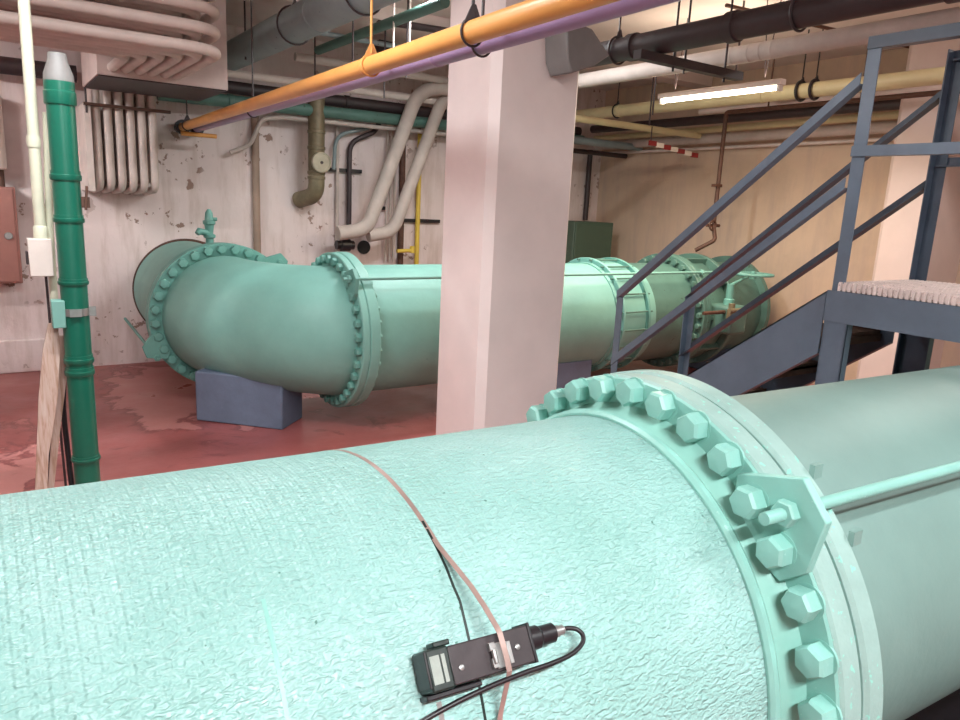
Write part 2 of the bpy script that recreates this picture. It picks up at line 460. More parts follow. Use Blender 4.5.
b = MB(); T = T @ Matrix.Translation((0, 0, -.010)); b.bb((.020, -.022, .058), (.034, .014, .063)); b.bb((.043, -.020, .058), (.050, .012, .061)); b.bb((.012, -.020, .058), (.022, -.006, .066)); b.bb((.012, .004, .058), (.022, .016, .066))
b.lathe((.017, -.004, .066), (0, 1, 0), [(-.010, .004), (.010, .004)], 12)
b.make('band_clamp', 'zinc', dev, T, bevel=.0008); T = T @ Matrix.Translation((0, 0, .010))
# cable looping back under the housing
cp = [T @ V(p) for p in ((.160, .006, .030), (.170, .006, .030), (.184, .001, .033), (.190, -.010, .037), (.182, -.022, .040), (.155, -.032, .044), (.11, -.036, .052), (.06, -.037, .055), (0, -.041, .053), (-.06, -.049, .046), (-.12, -.062, .036), (-.19, -.085, .026), (-.30, -.13, .013), (-.42, -.20, .012), (-.55, -.30, .0))]
def smooth(pts, n=6):
    pts = [V(p) for p in pts]; out = []
    for i in range(len(pts)-1):
        p0 = pts[max(i-1, 0)]; p1 = pts[i]; p2 = pts[i+1]; p3 = pts[min(i+2, len(pts)-1)]
        for k in range(n):
            t = k/n
            out.append(.5*((2*p1)+(p2-p0)*t+(2*p0-5*p1+4*p2-p3)*t*t+(3*p1-p0-3*p2+p3)*t**3))
    out.append(pts[-1]); return out
cab = MB().tube(smooth(cp), .0038, 12).make('cable', 'black', dev)
# strap
def band(pts, w, th, name, mat, parent=None):
    """pts: (s, angle, R) on the near main"""
    vs = []; fs = []
    for s, a, R in pts:
        R = R-.0085 if R < .503 else R-.0085*max(0, (.54-R)/.037)
        for ds, dr in ((-w/2, 0), (w/2, 0), (w/2, th), (-w/2, th)): vs.append(onp(s+ds, a, R+dr))
    n = len(pts)
    for i in range(n-1):
        for k in range(4):
            k2 = (k+1) % 4; fs.append((i*4+k, i*4+k2, (i+1)*4+k2, (i+1)*4+k))
    fs += [(3, 2, 1, 0), (n*4-4, n*4-3, n*4-2, n*4-1)]
    b = MB(); b.add(vs, fs); return b.make(name, mat, parent)
KS = ((98, -.936), (84, -.923), (69, -.911), (60, -.903))
def s_at(a):
    if a >= 98: return -.936-.0009*(a-98)
    for (a1, s1), (a0, s0) in zip(KS, KS[1:]):
        if a >= a0: return s0+(s1-s0)*(a-a0)/(a1-a0)
sp = [(s_at(a), a, .4990) for a in range(200, 60, -4)]
dS = .010
sm = [(-.913, 60, .4993), (-.911, 57, .506), (-.908, 53, .517), (-.904, 49, .529), (-.900, 45, .539), (-.897, 41.3, .5505), (-.896, 40.4, .5525), (-.896, 37, .5525), (-.896, 34.7, .5505), (-.897, 33.6, .542), (-.899, 31, .525), (-.902, 28, .510), (-.904, 25, .501), (-.905, 22, .499)]
sp = sp+[(q[0]+dS, q[1], q[2]) for q in sm]+[(-.895-.03*(22-a)/60, a, .499) for a in range(18, -160, -6)]
st = band(sp, .009, .0011, 'steel_strap', 'strap')
tag(st, 'thin brownish steel strap running over the near mint main and across the sensor box', 'strap')
st2 = band([(-.980, a, .4990) for i, a in enumerate(range(33, -100, -6))], .008, .0012, 'steel_strap', 'zinc')
tag(st2, 'short bright steel strap end hanging below the sensor box', 'strap')

band([(-1.195, a, .4975) for a in range(57, -100, -4)], .006, .0022, 'weld_seam', 'tealflange', main)
tag(MB().bb((1.3, -.3, 0), (4.6, 1.9, .012)).make('dark_floor_sheet', 'black'), 'black sheet added to darken the floor beneath the near main and platform', 'mat')  # added black sheet, only darkens the floor below the main
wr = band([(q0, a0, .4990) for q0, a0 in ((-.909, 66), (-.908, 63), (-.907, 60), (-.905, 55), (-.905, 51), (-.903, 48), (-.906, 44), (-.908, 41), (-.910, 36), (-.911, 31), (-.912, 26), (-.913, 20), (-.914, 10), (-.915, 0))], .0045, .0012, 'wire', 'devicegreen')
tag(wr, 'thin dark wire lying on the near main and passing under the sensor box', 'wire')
# ------------------------------------------------------------------ far water main
far = thing('water_main', (4.0, 5.05, 0), 'sea green water main with an elbow, running behind the column to the right wall', 'pipe')
FX, FY, FZ, FR = 1.58, 5.05, .72, .49
CX, CYb = 2.12, 5.55                         # centre of the bend
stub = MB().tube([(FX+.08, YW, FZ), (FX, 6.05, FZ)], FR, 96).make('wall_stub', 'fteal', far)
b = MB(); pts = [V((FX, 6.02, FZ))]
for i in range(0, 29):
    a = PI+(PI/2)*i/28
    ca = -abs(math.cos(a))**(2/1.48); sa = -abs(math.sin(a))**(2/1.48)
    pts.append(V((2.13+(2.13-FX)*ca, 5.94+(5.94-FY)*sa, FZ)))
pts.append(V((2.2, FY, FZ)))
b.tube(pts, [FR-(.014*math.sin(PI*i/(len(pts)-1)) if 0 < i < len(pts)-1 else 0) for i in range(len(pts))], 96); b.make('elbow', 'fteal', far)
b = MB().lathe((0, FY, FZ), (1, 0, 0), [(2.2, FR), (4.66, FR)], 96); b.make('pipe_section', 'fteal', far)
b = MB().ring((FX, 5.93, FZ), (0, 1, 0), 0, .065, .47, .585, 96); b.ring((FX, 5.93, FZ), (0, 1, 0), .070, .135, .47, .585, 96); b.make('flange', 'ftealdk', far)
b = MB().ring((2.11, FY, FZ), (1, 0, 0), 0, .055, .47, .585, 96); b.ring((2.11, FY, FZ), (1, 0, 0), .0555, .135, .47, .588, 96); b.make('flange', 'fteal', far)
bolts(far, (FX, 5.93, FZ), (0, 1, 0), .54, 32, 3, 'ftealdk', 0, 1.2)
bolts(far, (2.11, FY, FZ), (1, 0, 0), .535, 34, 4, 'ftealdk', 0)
bolts(far, (2.11, FY, FZ), (1, 0, 0), .545, 34, 4, 'fteal', .135, -.62)
FS = V((0, -1, 0))
ear(far, (2.11, FY, FZ), (1, 0, 0), FS, -.03, .0, (1, 1), 'ftealdk', .585)
ear(far, (FX, 5.93, FZ), (0, -1, 0), V((-1, 0, 0)), 0, .03, (1, -1), 'ftealdk', .585, -23)
ear(far, (FX, 5.93, FZ), (0, -1, 0), V((1, 0, 0)), 0, .03, (1, 1), 'ftealdk', .585)
q = .618*math.cos(PI/4)
tie_rod(far, (2.02, FY-q, FZ+q), (5.95, FY-q, FZ+q), .012, [.03, 3.75], 'fteal', .028)
tie_rod(far, (FX-.54, 5.86, FZ-.30), (FX-.50, YW-.0, FZ-.27), .013, [.03], 'ftealdk', .028)
tie_rod(far, (FX+q, 5.86, FZ+q), (FX+q, YW-.0, FZ+q), .013, [.03], 'ftealdk', .028)
# sleeve coupling with stay bolts
b = MB().lathe((0, FY, FZ), (1, 0, 0), [(4.62, .47), (4.62, .50), (4.70, .505), (5.05, .505), (5.12, .50), (5.12, .47)], 96); b.make('coupling_sleeve', 'fteal', far)
for x in (4.66, 4.98):
    MB().ring((x, FY, FZ), (1, 0, 0), 0, .028, .49, .545, 96, .004).make('coupling_ring', 'fteal' if x < 4.8 else 'ftealdk', far)
for i in range(20):
    a = 2*PI*(i+.4)/20
    y, z = FY+.528*math.cos(a), FZ+.528*math.sin(a)
    MB().tube([(4.63, y, z), (5.04, y, z)], .0085, 8).make('stay_bolt', 'oldteal', far)
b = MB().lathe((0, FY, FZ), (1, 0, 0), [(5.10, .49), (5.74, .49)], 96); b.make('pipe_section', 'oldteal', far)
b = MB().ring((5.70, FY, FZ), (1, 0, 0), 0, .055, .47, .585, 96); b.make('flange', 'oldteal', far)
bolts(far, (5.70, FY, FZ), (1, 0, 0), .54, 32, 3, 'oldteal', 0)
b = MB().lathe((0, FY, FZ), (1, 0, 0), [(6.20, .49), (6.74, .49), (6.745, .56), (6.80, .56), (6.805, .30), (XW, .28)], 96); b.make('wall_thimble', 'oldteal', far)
tag(MB().lathe((1.67, YW-.015, FZ), (0, 1, 0), [(0, .49), (0, .508), (.015, .512)], 96).make('wall_collar', 'rust'), 'rusty ragged collar where the far main enters the back wall', 'collar')

# butterfly valve on the far main with its gearbox and wheel
val = thing('butterfly_valve', (5.98, FY, FZ-.6), 'dull green flanged valve in the far main behind the stair', 'valve')
b = MB().ring((5.755, FY, FZ), (1, 0, 0), 0, .06, .4, .585, 96); b.ring((5.755, FY, FZ), (1, 0, 0), .39, .45, .4, .585, 96)
b.lathe((5.755, FY, FZ), (1, 0, 0), [(.05, .50), (.1, .53), (.34, .53), (.40, .50)], 96); b.make('valve_body', 'oldteal', val)
for k in range(10):
    a = 2*PI*(k+.5)/10
    b = MB().bb((5.81, -.014, .52), (6.15, .014, .575)); T = Matrix.Translation((0, FY, FZ)) @ Matrix.Rotation(a, 4, 'X'); b.make('rib', 'oldteal', val, T)
b = MB().bb((5.86, 4.28, .58), (6.12, 4.56, .86)).make('gearbox', 'oldteal', val, bevel=.03)
b = MB().lathe((5.99, 4.42, .86), (0, 0, 1), [(0, .05), (.05, .05), (.06, .035), (.2, .035)], 24); b.make('bonnet', 'ftealdk', val)
MB().tube([(5.99, 4.42, 1.05), (6.25, 4.42, 1.13)], .014, 12).make('wheel_shaft', 'ftealdk', val)
hw = MB().torus((6.32, 4.42, 1.15), (0, 0, 1), .19, .013, 40, 10).make('handwheel', 'ftealdk', val)
for k in range(3):
    a = k*PI/3
    MB().tube([(6.32+.19*math.cos(a), 4.42+.19*math.sin(a), 1.15), (6.32-.19*math.cos(a), 4.42-.19*math.sin(a), 1.15)], .009, 8).make('spoke', 'ftealdk', hw)
MB().lathe((6.32, 4.42, 1.10), (0, 0, 1), [(0, .03), (.07, .03), (.08, .02)], 20).make('hub', 'ftealdk', hw)
MB().tube([(5.55, 4.36, .80), (5.86, 4.36, .80)], .018, 12).make('limit_rod', 'rust', val)
b = MB().lathe((5.80, 4.24, .74), (0, 0, 1), [(0, .04), (.1, .04), (.11, .03), (.16, .03)], 20); b.tube([(5.72, 4.2, .84), (5.96, 4.2, .84)], .02, 12)
b.make('drain_cock', 'brass', val)

# little air valve on the stub near the wall
av = thing('air_valve', (1.56, 6.3, 1.2), 'small green air valve standing on the far main beside the wall', 'valve')
MB().lathe((1.56, 6.3, 1.19), (0, 0, 1), [(0, .045), (.07, .045), (.075, .032), (.13, .032), (.14, .048), (.16, .048), (.17, .03), (.24, .038), (.25, .05), (.275, .05), (.28, .035), (.34, .03), (.37, .012)], 24).make('valve_body', 'ftealdk', av)
MB().tube([(1.56, 6.3, 1.36), (1.47, 6.26, 1.38), (1.45, 6.25, 1.36)], [.026, .03, .02], 14).make('side_port', 'ftealdk', av)
MB().tube([(1.56, 6.3, 1.48), (1.62, 6.28, 1.48)], .015, 12).make('stem', 'ftealdk', av)

# thrust blocks
def block(pts, h, label):
    b = MB().poly([(x, y, 0) for x, y in pts], (0, 0, h)); return tag(b.make('pipe_support_block', 'block', bevel=.012), label, 'pipe support', 'concrete pipe supports')
p1, p2 = V((1.231, 5.519, 0)), V((1.722, 5.009, 0)); off = V((.72, .69, 0)).normalized()*.34; p1 = p1-off*.03; p2 = p2-off*.03
block([(p1.x, p1.y), (p2.x, p2.y), (p2.x+off.x, p2.y+off.y), (p1.x+off.x, p1.y+off.y)], .385, 'blue grey concrete block set askew under the elbow')
block([(3.95, 4.70), (4.50, 4.70), (4.50, 5.40), (3.95, 5.40)], .37, 'blue grey concrete block just right of the column under the far main')
block([(6.55, 4.70), (6.9, 4.70), (6.9, 5.40), (6.55, 5.40)], .3, 'blue grey concrete block under the far main by the right wall')

# ------------------------------------------------------------------ steel stair and platform
def angle(p0, p1, w, n1, n2, name, mat, parent, t=.006):
    """L-section bar along p0..p1, legs along n1 and n2"""
    p0, p1, n1, n2 = V(p0), V(p1), V(n1), V(n2)
    d = (p1-p0)
    pts = [p0, p0+n1*w, p0+n1*w+n2*t, p0+n1*t+n2*t, p0+n1*t+n2*w, p0+n2*w]
    return MB().poly(pts, d).make(name, mat, parent)

stair = thing('steel_stair', (3.55, 2.9, 0), 'blue grey steel stair with angle iron rails going down to the floor', 'stair')
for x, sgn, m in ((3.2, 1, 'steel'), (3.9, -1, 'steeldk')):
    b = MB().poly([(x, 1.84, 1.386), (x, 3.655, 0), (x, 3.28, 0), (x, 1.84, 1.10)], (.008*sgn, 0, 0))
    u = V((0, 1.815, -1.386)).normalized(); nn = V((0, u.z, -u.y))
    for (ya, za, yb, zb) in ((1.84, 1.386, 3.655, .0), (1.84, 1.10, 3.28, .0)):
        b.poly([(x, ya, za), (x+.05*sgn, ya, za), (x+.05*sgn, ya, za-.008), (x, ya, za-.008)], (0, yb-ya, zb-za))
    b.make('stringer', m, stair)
for k in range(5):
    z = 1.39-.235*(k+1); y = 1.84+(.235*(k+1))/.7637
    b = MB().bb((3.215, y-.25, z-.03), (3.885, y+.03, z-.022)); b.bb((3.215, y+.02, z-.06), (3.885, y+.03, z-.022)); b.bb((3.215, y-.25, z-.06), (3.885, y-.24, z-.022))
    for j in range(12): b.bb((3.215, y-.24+j*.0225, z-.022), (3.885, y-.234+j*.0225, z))
    b.make('tread', 'rust', stair)
hr = {}
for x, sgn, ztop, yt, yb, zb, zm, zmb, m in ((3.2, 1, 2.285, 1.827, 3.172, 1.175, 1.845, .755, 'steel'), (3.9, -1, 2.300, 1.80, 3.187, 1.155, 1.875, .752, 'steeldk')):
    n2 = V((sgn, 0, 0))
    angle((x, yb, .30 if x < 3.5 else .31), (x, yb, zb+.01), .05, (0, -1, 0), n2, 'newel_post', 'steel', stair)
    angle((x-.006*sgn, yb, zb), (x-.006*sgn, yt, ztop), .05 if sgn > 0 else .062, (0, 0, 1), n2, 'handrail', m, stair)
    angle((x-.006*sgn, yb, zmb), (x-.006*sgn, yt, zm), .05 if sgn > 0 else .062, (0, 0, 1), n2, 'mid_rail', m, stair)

plat = thing('crossover_platform', (3.55, 1.1, 0), 'blue grey steel platform with pale grating bridging over the near main', 'platform')
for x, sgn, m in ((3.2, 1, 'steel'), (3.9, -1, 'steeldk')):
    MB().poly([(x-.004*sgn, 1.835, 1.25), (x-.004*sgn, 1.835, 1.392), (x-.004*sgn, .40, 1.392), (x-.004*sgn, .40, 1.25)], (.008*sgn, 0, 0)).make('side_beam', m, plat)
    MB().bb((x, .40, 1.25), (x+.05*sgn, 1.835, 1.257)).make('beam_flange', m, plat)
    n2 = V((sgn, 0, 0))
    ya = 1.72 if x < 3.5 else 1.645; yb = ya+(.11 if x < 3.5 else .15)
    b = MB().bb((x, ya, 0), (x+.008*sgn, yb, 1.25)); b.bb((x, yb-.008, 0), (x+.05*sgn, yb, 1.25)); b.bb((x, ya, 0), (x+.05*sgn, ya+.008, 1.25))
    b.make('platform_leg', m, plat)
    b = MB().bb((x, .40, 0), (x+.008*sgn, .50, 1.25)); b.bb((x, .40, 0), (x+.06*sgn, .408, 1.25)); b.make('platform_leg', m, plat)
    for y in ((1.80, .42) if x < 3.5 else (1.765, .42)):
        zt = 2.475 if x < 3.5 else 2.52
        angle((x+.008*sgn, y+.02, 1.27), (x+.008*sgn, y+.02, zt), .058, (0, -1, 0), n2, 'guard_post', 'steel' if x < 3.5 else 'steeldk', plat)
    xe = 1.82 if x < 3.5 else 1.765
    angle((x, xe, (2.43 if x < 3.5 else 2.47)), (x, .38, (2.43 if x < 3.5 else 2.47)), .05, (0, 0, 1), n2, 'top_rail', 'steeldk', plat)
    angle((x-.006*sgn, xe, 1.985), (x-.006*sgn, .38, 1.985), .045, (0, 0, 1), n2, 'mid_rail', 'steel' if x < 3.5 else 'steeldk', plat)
for y in (1.79, 1.1, .44):
    MB().bb((3.21, y-.02, 1.30), (3.89, y+.02, 1.39)).make('cross_beam', 'steeldk', plat)
# grating panels: bars across, ends showing at the edge
for k, (ya, yb) in enumerate(((.42, 1.10), (1.11, 1.79))):
    b = MB(); n = 30
    for i in range(n):
        y = ya+.01+(yb-ya-.02)*i/(n-1)
        b.bb((3.195, y-.0072, 1.394), (3.905, y+.0072, 1.428))
        for j in range(24):
            x = 3.205+j*.03
            b.box((x, y, 1.430), (.014, .013, .008))
    for i in range(24):
        x = 3.205+.69*i/23
        b.bb((x-.004, ya, 1.400), (x+.004, yb, 1.426))
    b.make('grating', 'grate', plat)

# ------------------------------------------------------------------ green standpipe group on the left
gx, gy = .335, 3.9
sp_ = thing('standpipe', (gx, gy, 0), 'green plastic vent standpipe with a grey cap at the left', 'pipe')
MB().lathe((gx, gy, 0), (0, 0, 1), [(0, .058), (2.10, .058)], 40).make('pipe_body', 'green', sp_)
for z, w in ((2.05, .10), (1.72, .045), (1.53, .035), (1.24, .03), (.86, .04), (.80, .04), (.36, .03)):
    MB().lathe((gx, gy, z), (0, 0, 1), [(0, .056), (0, .063), (.006, .066), (w*.55, .066), (w*.6, .062), (w, .062), (w, .056)], 40).make('coupling', 'green', sp_)
MB().lathe((gx, gy, 2.15), (0, 0, 1), [(0, .062), (.03, .060), (.09, .040), (.12, .036)], 32).make('cap', 'plate', sp_, label='dull grey tapered cap')
b = MB().lathe((gx, gy, 1.095), (0, 0, 1), [(0, .059), (0, .0625), (.035, .0625), (.035, .059)], 40, True); b.bb((gx+.055, gy-.03, 1.09), (gx+.085, gy-.01, 1.135)); b.bb((gx-.03, gy-.072, 1.095), (gx+.02, gy-.06, 1.13))
b.make('pipe_clamp', 'zinc', sp_)
MB().bb((gx-.10, gy-.045, 1.04), (gx-.045, gy+.03, 1.17)).make('bracket', 'fteal', sp_, bevel=.004)
b = MB().bb((gx+.05, gy-.02, 1.60), (gx+.09, gy+.01, 1.65)); b.tube([(gx+.07, gy-.03, 1.59), (gx+.08, gy-.03, 1.70)], .006, 8); b.make('hose_clip', 'rust', sp_)

c1 = thing('conduit', (.222, 3.98, 1.45), 'cream conduit dropping from the ceiling to a white switch box', 'conduit')
MB().tube([(.235, 3.98, CZ), (.222, 3.98, 1.47)], .024, 20).make('conduit_pipe', 'cream', c1)
MB().lathe((.224, 3.98, 1.86), (0, 0, 1), [(0, .027), (.03, .030), (.05, .027)], 20).make('coupling', 'cream', c1)
MB().lathe((.222, 3.98, 1.45), (0, 0, 1), [(0, .030), (.05, .030), (.06, .024)], 20).make('coupling', 'cream', c1)
sb = thing('switch_box', (.215, 3.98, 1.27), 'small white switch box at the lower end of the cream conduit', 'box')
MB().bb((.165, 3.94, 1.275), (.262, 4.02, 1.45)).make('housing', 'white', sb, bevel=.004)
MB().bb((.155, 3.955, 1.33), (.165, 3.995, 1.39)).make('lever', 'dark', sb, bevel=.003)
b = MB().tube([(.285, 4.0, 2.02), (.262, 4.0, 1.50), (.255, 4.0, 1.05)], .017, 16)
tag(b.make('conduit', 'cream'), 'thin cream conduit running down between the switch box and the green standpipe', 'conduit')
b = MB().tube([(.232, 4.02, 1.27), (.235, 4.02, .9), (.25, 4.04, .0)], .006, 10)
tag(b.make('cable', 'dark'), 'dark thin cable hanging below the white switch box', 'cable')
# leaning boards
def board(L, R, th, name, label):
    vs = []; n = len(L)
    for l, r in zip(L, R):
        l, r = V(l), V(r); vs += [l, r, r+V((0, th, 0)), l+V((0, th, 0))]
    fs = []
    for i in range(n-1):
        for k in range(4):
            k2 = (k+1) % 4; fs.append((i*4+k, i*4+k2, (i+1)*4+k2, (i+1)*4+k))
    fs += [(3, 2, 1, 0), (n*4-4, n*4-3, n*4-2, n*4-1)]
    b = MB(); b.add(vs, fs); return tag(b.make(name, 'wood'), label, 'board')
board([(.222, 3.95, 1.05), (.19, 3.92, .93), (.155, 3.9, .70), (.125, 3.87, .42), (.10, 3.84, .2), (.08, 3.80, 0)],
      [(.262, 3.95, 1.05), (.262, 3.93, .93), (.235, 3.9, .70), (.175, 3.87, .42), (.152, 3.84, .2), (.14, 3.80, 0)], .018,
      'wooden_board', 'warped pale wooden board leaning against the standpipe, leftmost')
board([(.262, 3.99, .98), (.24, 3.98, .78), (.20, 3.96, .50), (.16, 3.93, .2), (.14, 3.90, 0)],
      [(.295, 3.99, .98), (.285, 3.98, .78), (.235, 3.96, .50), (.185, 3.93, .2), (.165, 3.90, 0)], .016,
      'wooden_board', 'narrow wooden lath leaning just behind the warped board')
b = MB().tube(smooth([(.275, 4.02, .80), (.262, 4.02, .6), (.265, 4.01, .4), (.27, 3.98, .2), (.275, 3.95, .01)]), .013, 12)
tag(b.make('hose', 'black'), 'black hose standing beside the foot of the green standpipe', 'hose')
b = MB().tube(smooth([(.25, 4.10, .85), (.215, 4.12, .6), (.19, 4.14, .35), (.17, 4.15, .01)]), .010, 12)
tag(b.make('hose', 'black'), 'thin black hose drooping behind the leaning boards', 'hose')

# terracotta panel on the wall
pb = thing('electrical_panel', (.05, YW-.2, .84), 'terracotta metal panel on the wall at the left edge of view', 'panel')
MB().bb((-.35, YW-.22, .84), (.255, YW, 1.66)).make('housing', 'box', pb, bevel=.006)
MB().bb((-.34, YW-.232, .855), (.235, YW-.22, 1.645)).make('door', 'box', pb, bevel=.004)
MB().lathe((.178, YW-.232, 1.25), (0, -1, 0), [(0, .03), (.01, .032), (.02, .028), (.02, .012)], 20).make('latch', 'zinc', pb)
MB().tube([(.16, YW-.12, 1.66), (.16, YW-.12, 1.80)], .03, 16).make('riser', 'rust', pb)
b = MB().lathe((.10, YW-.15, 1.80), (0, 0, 1), [(0, .10), (.01, .115), (.60, .115), (.62, .10)], 32)
tag(b.make('lagged_riser', 'white'), 'pale lagged pipe end above the terracotta panel', 'pipe')

# ------------------------------------------------------------------ conduit bank
rows = ((2.555, 4.86, 7.18, 1.70), (2.675, 4.86, 7.29, 1.80), (2.795, 4.86, 7.40, 1.90), (2.915, 4.86, 7.51, 2.0))
for r, (z, yn, yv, ze) in enumerate(rows):
    for cidx in range(6):
        x = .875+.089*cidx; y = yn+.115*(5-cidx)
        pts = bend([(-3.99, y, z), (x, y, z), (x, yv, z), (x, yv, ze), (x, YW, ze-.03)], [.22, .10, .10], 7)
        tag(MB().tube(pts, .034, 12).make('conduit', 'conduit'),
            'pinkish conduit in the %s layer of the bank bending down the back wall' % ('lowest', 'second lowest', 'third', 'top')[r], 'conduit', 'bank of bending conduits, %s layer' % ('lowest', 'second', 'third', 'top')[r])
b = MB().bb((.78, 7.10, 2.36), (1.46, 7.14, 2.385))
tag(b.make('conduit_strap', 'rust'), 'thin steel bar across the front of the vertical conduits on the back wall', 'bracket')
b = MB().tube([(.80, 7.12, 2.30), (.80, 7.12, 3.3)], .008, 8)
tag(b.make('hanger_rod', 'dark'), 'dark threaded rod at the left end of the bar across the vertical conduits', 'rod')
b = MB().bb((.78, 7.12, 1.66), (.83, YW, 2.38))
tag(b.make('cover_strip', 'white'), 'bright pale strip along the left side of the vertical conduits', 'strip')

# ------------------------------------------------------------------ ceiling and wall pipes
def pipe(pts, r, mat, label, name='pipe', cat='pipe', seg=20, group=None, rad=None):
    if rad: pts = bend(pts, rad)
    return tag(MB().tube(pts, r, seg).make(name, mat), label, cat, group)
def flanged_pipe(p0, p1, r, mat, label, joints, jr=1.14, jw=.05, name='pipe', jmat=None):
    p0, p1 = V(p0), V(p1); t = thing(name, p0, label, 'pipe'); d = (p1-p0)
    MB().tube([p0, p1], r, 32).make('pipe_body', mat, t)
    for j in joints:
        MB().lathe(p0+d*j, d, [(0, r*1.0), (.004, r*jr), (jw, r*jr), (jw+.004, r)], 32).make('band', jmat or mat, t)
    return t
flanged_pipe((1.27, -4, 2.29), (1.65, YW-.12, 2.29), .039, 'orange', 'long orange pipe under the ceiling running to the back wall', [.45, .62], 1.06, .03)
b = MB().lathe((1.65, YW-.16, 2.29), (0, 1, 0), [(0, .05), (0, .068), (.05, .068), (.055, .05), (.15, .05)], 24)
tag(b.make('pipe_end_sleeve', 'black'), 'black sleeve where the orange pipe meets the back wall', 'sleeve')
flanged_pipe((1.44, -4, 2.31), (1.79, YW, 2.297), .040, 'purple', 'long lilac pipe just beside and below the orange pipe', [.40, .58], 1.06, .03)
b = MB().lathe((1.79, YW-.12, 2.297), (0, 1, 0), [(0, .048), (0, .066), (.04, .066), (.045, .05), (.11, .05)], 24)
tag(b.make('pipe_end_sleeve', 'black'), 'black sleeve where the lilac pipe meets the back wall', 'sleeve')
pipe([(1.60, YW-.3, 2.22), (1.92, YW-.3, 2.22)], .02, 'orange', 'short orange stub crossing under the ends of the orange and lilac pipes', 'stub_pipe')
def hanger(x, y, z, r, label, mat='dark', group='pipe hangers', cat='hanger', top=CZ, tk=.007):
    t = thing('pipe_hanger', (x, y, z), label, cat, group)
    MB().torus((x, y, z), (0, 1, 0), r+tk, tk, 24, 8).make('ring', mat, t)
    MB().tube([(x, y, z+r), (x, y, top)], .006, 8).make('rod', mat, t)
    b = MB().lathe((x, y, z+r+.01), (0, 0, 1), [(0, .012), (.025, .012)], 6); b.poly([(x-.04, y-.008, z+r*.6), (x+.04, y-.008, z+r*.6), (x+.008, y-.008, z+r+.05), (x-.008, y-.008, z+r+.05)], (0, .004, 0)); b.make('clevis', mat, t)
    return t
for y, l in ((7.3, 'steel hanger on the orange pipe, nearest the back wall'), (3.15, 'orange painted hanger on the orange pipe, left of the lagged bend'), (2.28, 'steel hanger on the orange pipe in front of the column'), (1.2, 'steel hanger on the orange pipe nearest the viewer')):
    hanger(1.65-.0327*(7.56-y), y, 2.29, .041, l, 'orange' if y == 3.15 else 'dark', tk=.0045)
for y, l in ((5.6, 'hanger under the lilac pipe near the back wall'), (2.45, 'hanger on the lilac pipe in front of the column')):
    hanger(1.79-.03*(7.68-y), y, 2.302, .042, l, tk=.0045)
flanged_pipe((2.05, 2.3, 2.945), (2.05, YW, 2.945), .125, 'grey', 'large grey jacketed pipe under the ceiling above the orange pipe', [.30, .52], 1.03, .02)
for y in (5.6, 4.4):
    hanger(2.05, y, 2.945, .128, {5.6: 'strap hanger midway along the large grey pipe', 4.4: 'strap hanger at the near end of the large grey pipe'}[y])
flanged_pipe((3.4, -3.9, 2.69), (3.4, 5.2, 2.69), .07, 'dark', 'thick dark brown pipe under the ceiling right of the column', [.60, .72, .80], 1.15, .06)
for y in (3.55, 2.3):
    hanger(3.4, y, 2.69, .073, {3.55: 'hanger on the thick dark pipe just right of the column', 2.3: 'hanger on the thick dark pipe near the platform'}[y])
b = MB().bb((3.2, 3.15, 2.565), (4.14, 3.21, 2.615))
tr = thing('strut_bar', (3.2, 3.18, 2.56), 'brown steel strut bar slung under the thick dark pipe', 'bracket')
b.make('channel', 'dark', tr)
for x in (3.52, 3.62, 4.0): MB().tube([(x, 3.19, 2.54), (x, 3.19, CZ)], .007, 8).make('rod', 'dark', tr)
t = flanged_pipe((4.62, -3.9, 2.845), (4.62, 5.6, 2.845), .062, 'insul', 'white lagged pipe under the ceiling behind the thick dark pipe', [.755, .765, .775, .79], 1.04, .015)
flanged_pipe((6.0, -3.9, 2.80), (6.0, 7.5, 2.80), .062, 'yellow', 'long pale yellow pipe under the ceiling at the right', [.72, .88], 1.12, .03)
for y, l in ((6.2, 'black hanger on the yellow pipe left of the lamp'), (3.95, 'large black ring hanger on the yellow pipe, left one of the close pair'), (3.82, 'large black ring hanger on the yellow pipe, right one of the close pair')):
    hanger(6.0, y, 2.80, .064, l, 'black', tk=.014 if y < 5 else .008)
# right wall runs
pipe([(4.4, 5.8, 2.60), (6.95, 5.8, 2.60)], .035, 'yellow', 'pale pipe crossing from the column to the right wall')
pipe([(6.9, 7.5, 2.64), (6.9, -3.9, 2.72)], .035, 'yellow', 'thin yellow pipe high along the right wall')
pipe([(7.02, 7.6, 2.56), (7.02, -3.9, 2.62)], .055, 'insul', 'thick lagged pipe along the top of the right wall')
pipe([(7.13, 7.6, 2.465), (7.13, -3.9, 2.52)], .018, 'white', 'thin white conduit along the right wall under the thick lagged pipe')
pipe([(6.62, 5.55, 2.81), (6.62, -3.9, 2.83)], .028, 'white', 'thin white pipe above the dark sprinkler line')
pipe([(6.75, 7.4, 2.74), (6.75, -3.9, 2.74)], .05, 'dark', 'dark pipe high along the right wall, above the thin yellow pipe')
pipe([(5.3, 6.9, 2.52), (7.15, 6.9, 2.52)], .045, 'grey', 'grey pipe crossing high near the far right corner')
pipe([(5.2, 7.15, 2.42), (7.15, 7.15, 2.42)], .03, 'dark', 'dark thin pipe crossing high in the far right corner')
pipe([(6.4, 4.6, 2.86), (7.15, 3.4, 2.86)], .035, 'insul', 'short slanting lagged pipe near the right wall ceiling')
pipe([(5.1, 2.9, 3.22), (6.3, 1.5, 3.22)], .012, 'dark', 'thin dark conduit running slantwise on the ceiling above the platform', 'conduit', 'conduit')
pipe([(4.6, 3.72, 3.2), (7.1, 3.4, 3.2)], .014, 'rust', 'thin brown conduit on the ceiling above the lamp', 'conduit', 'conduit')
dr = thing('sprinkler_line', (6.47, 5.08, 1.3), 'dark brown line that drops from the ceiling onto the far main', 'pipe')
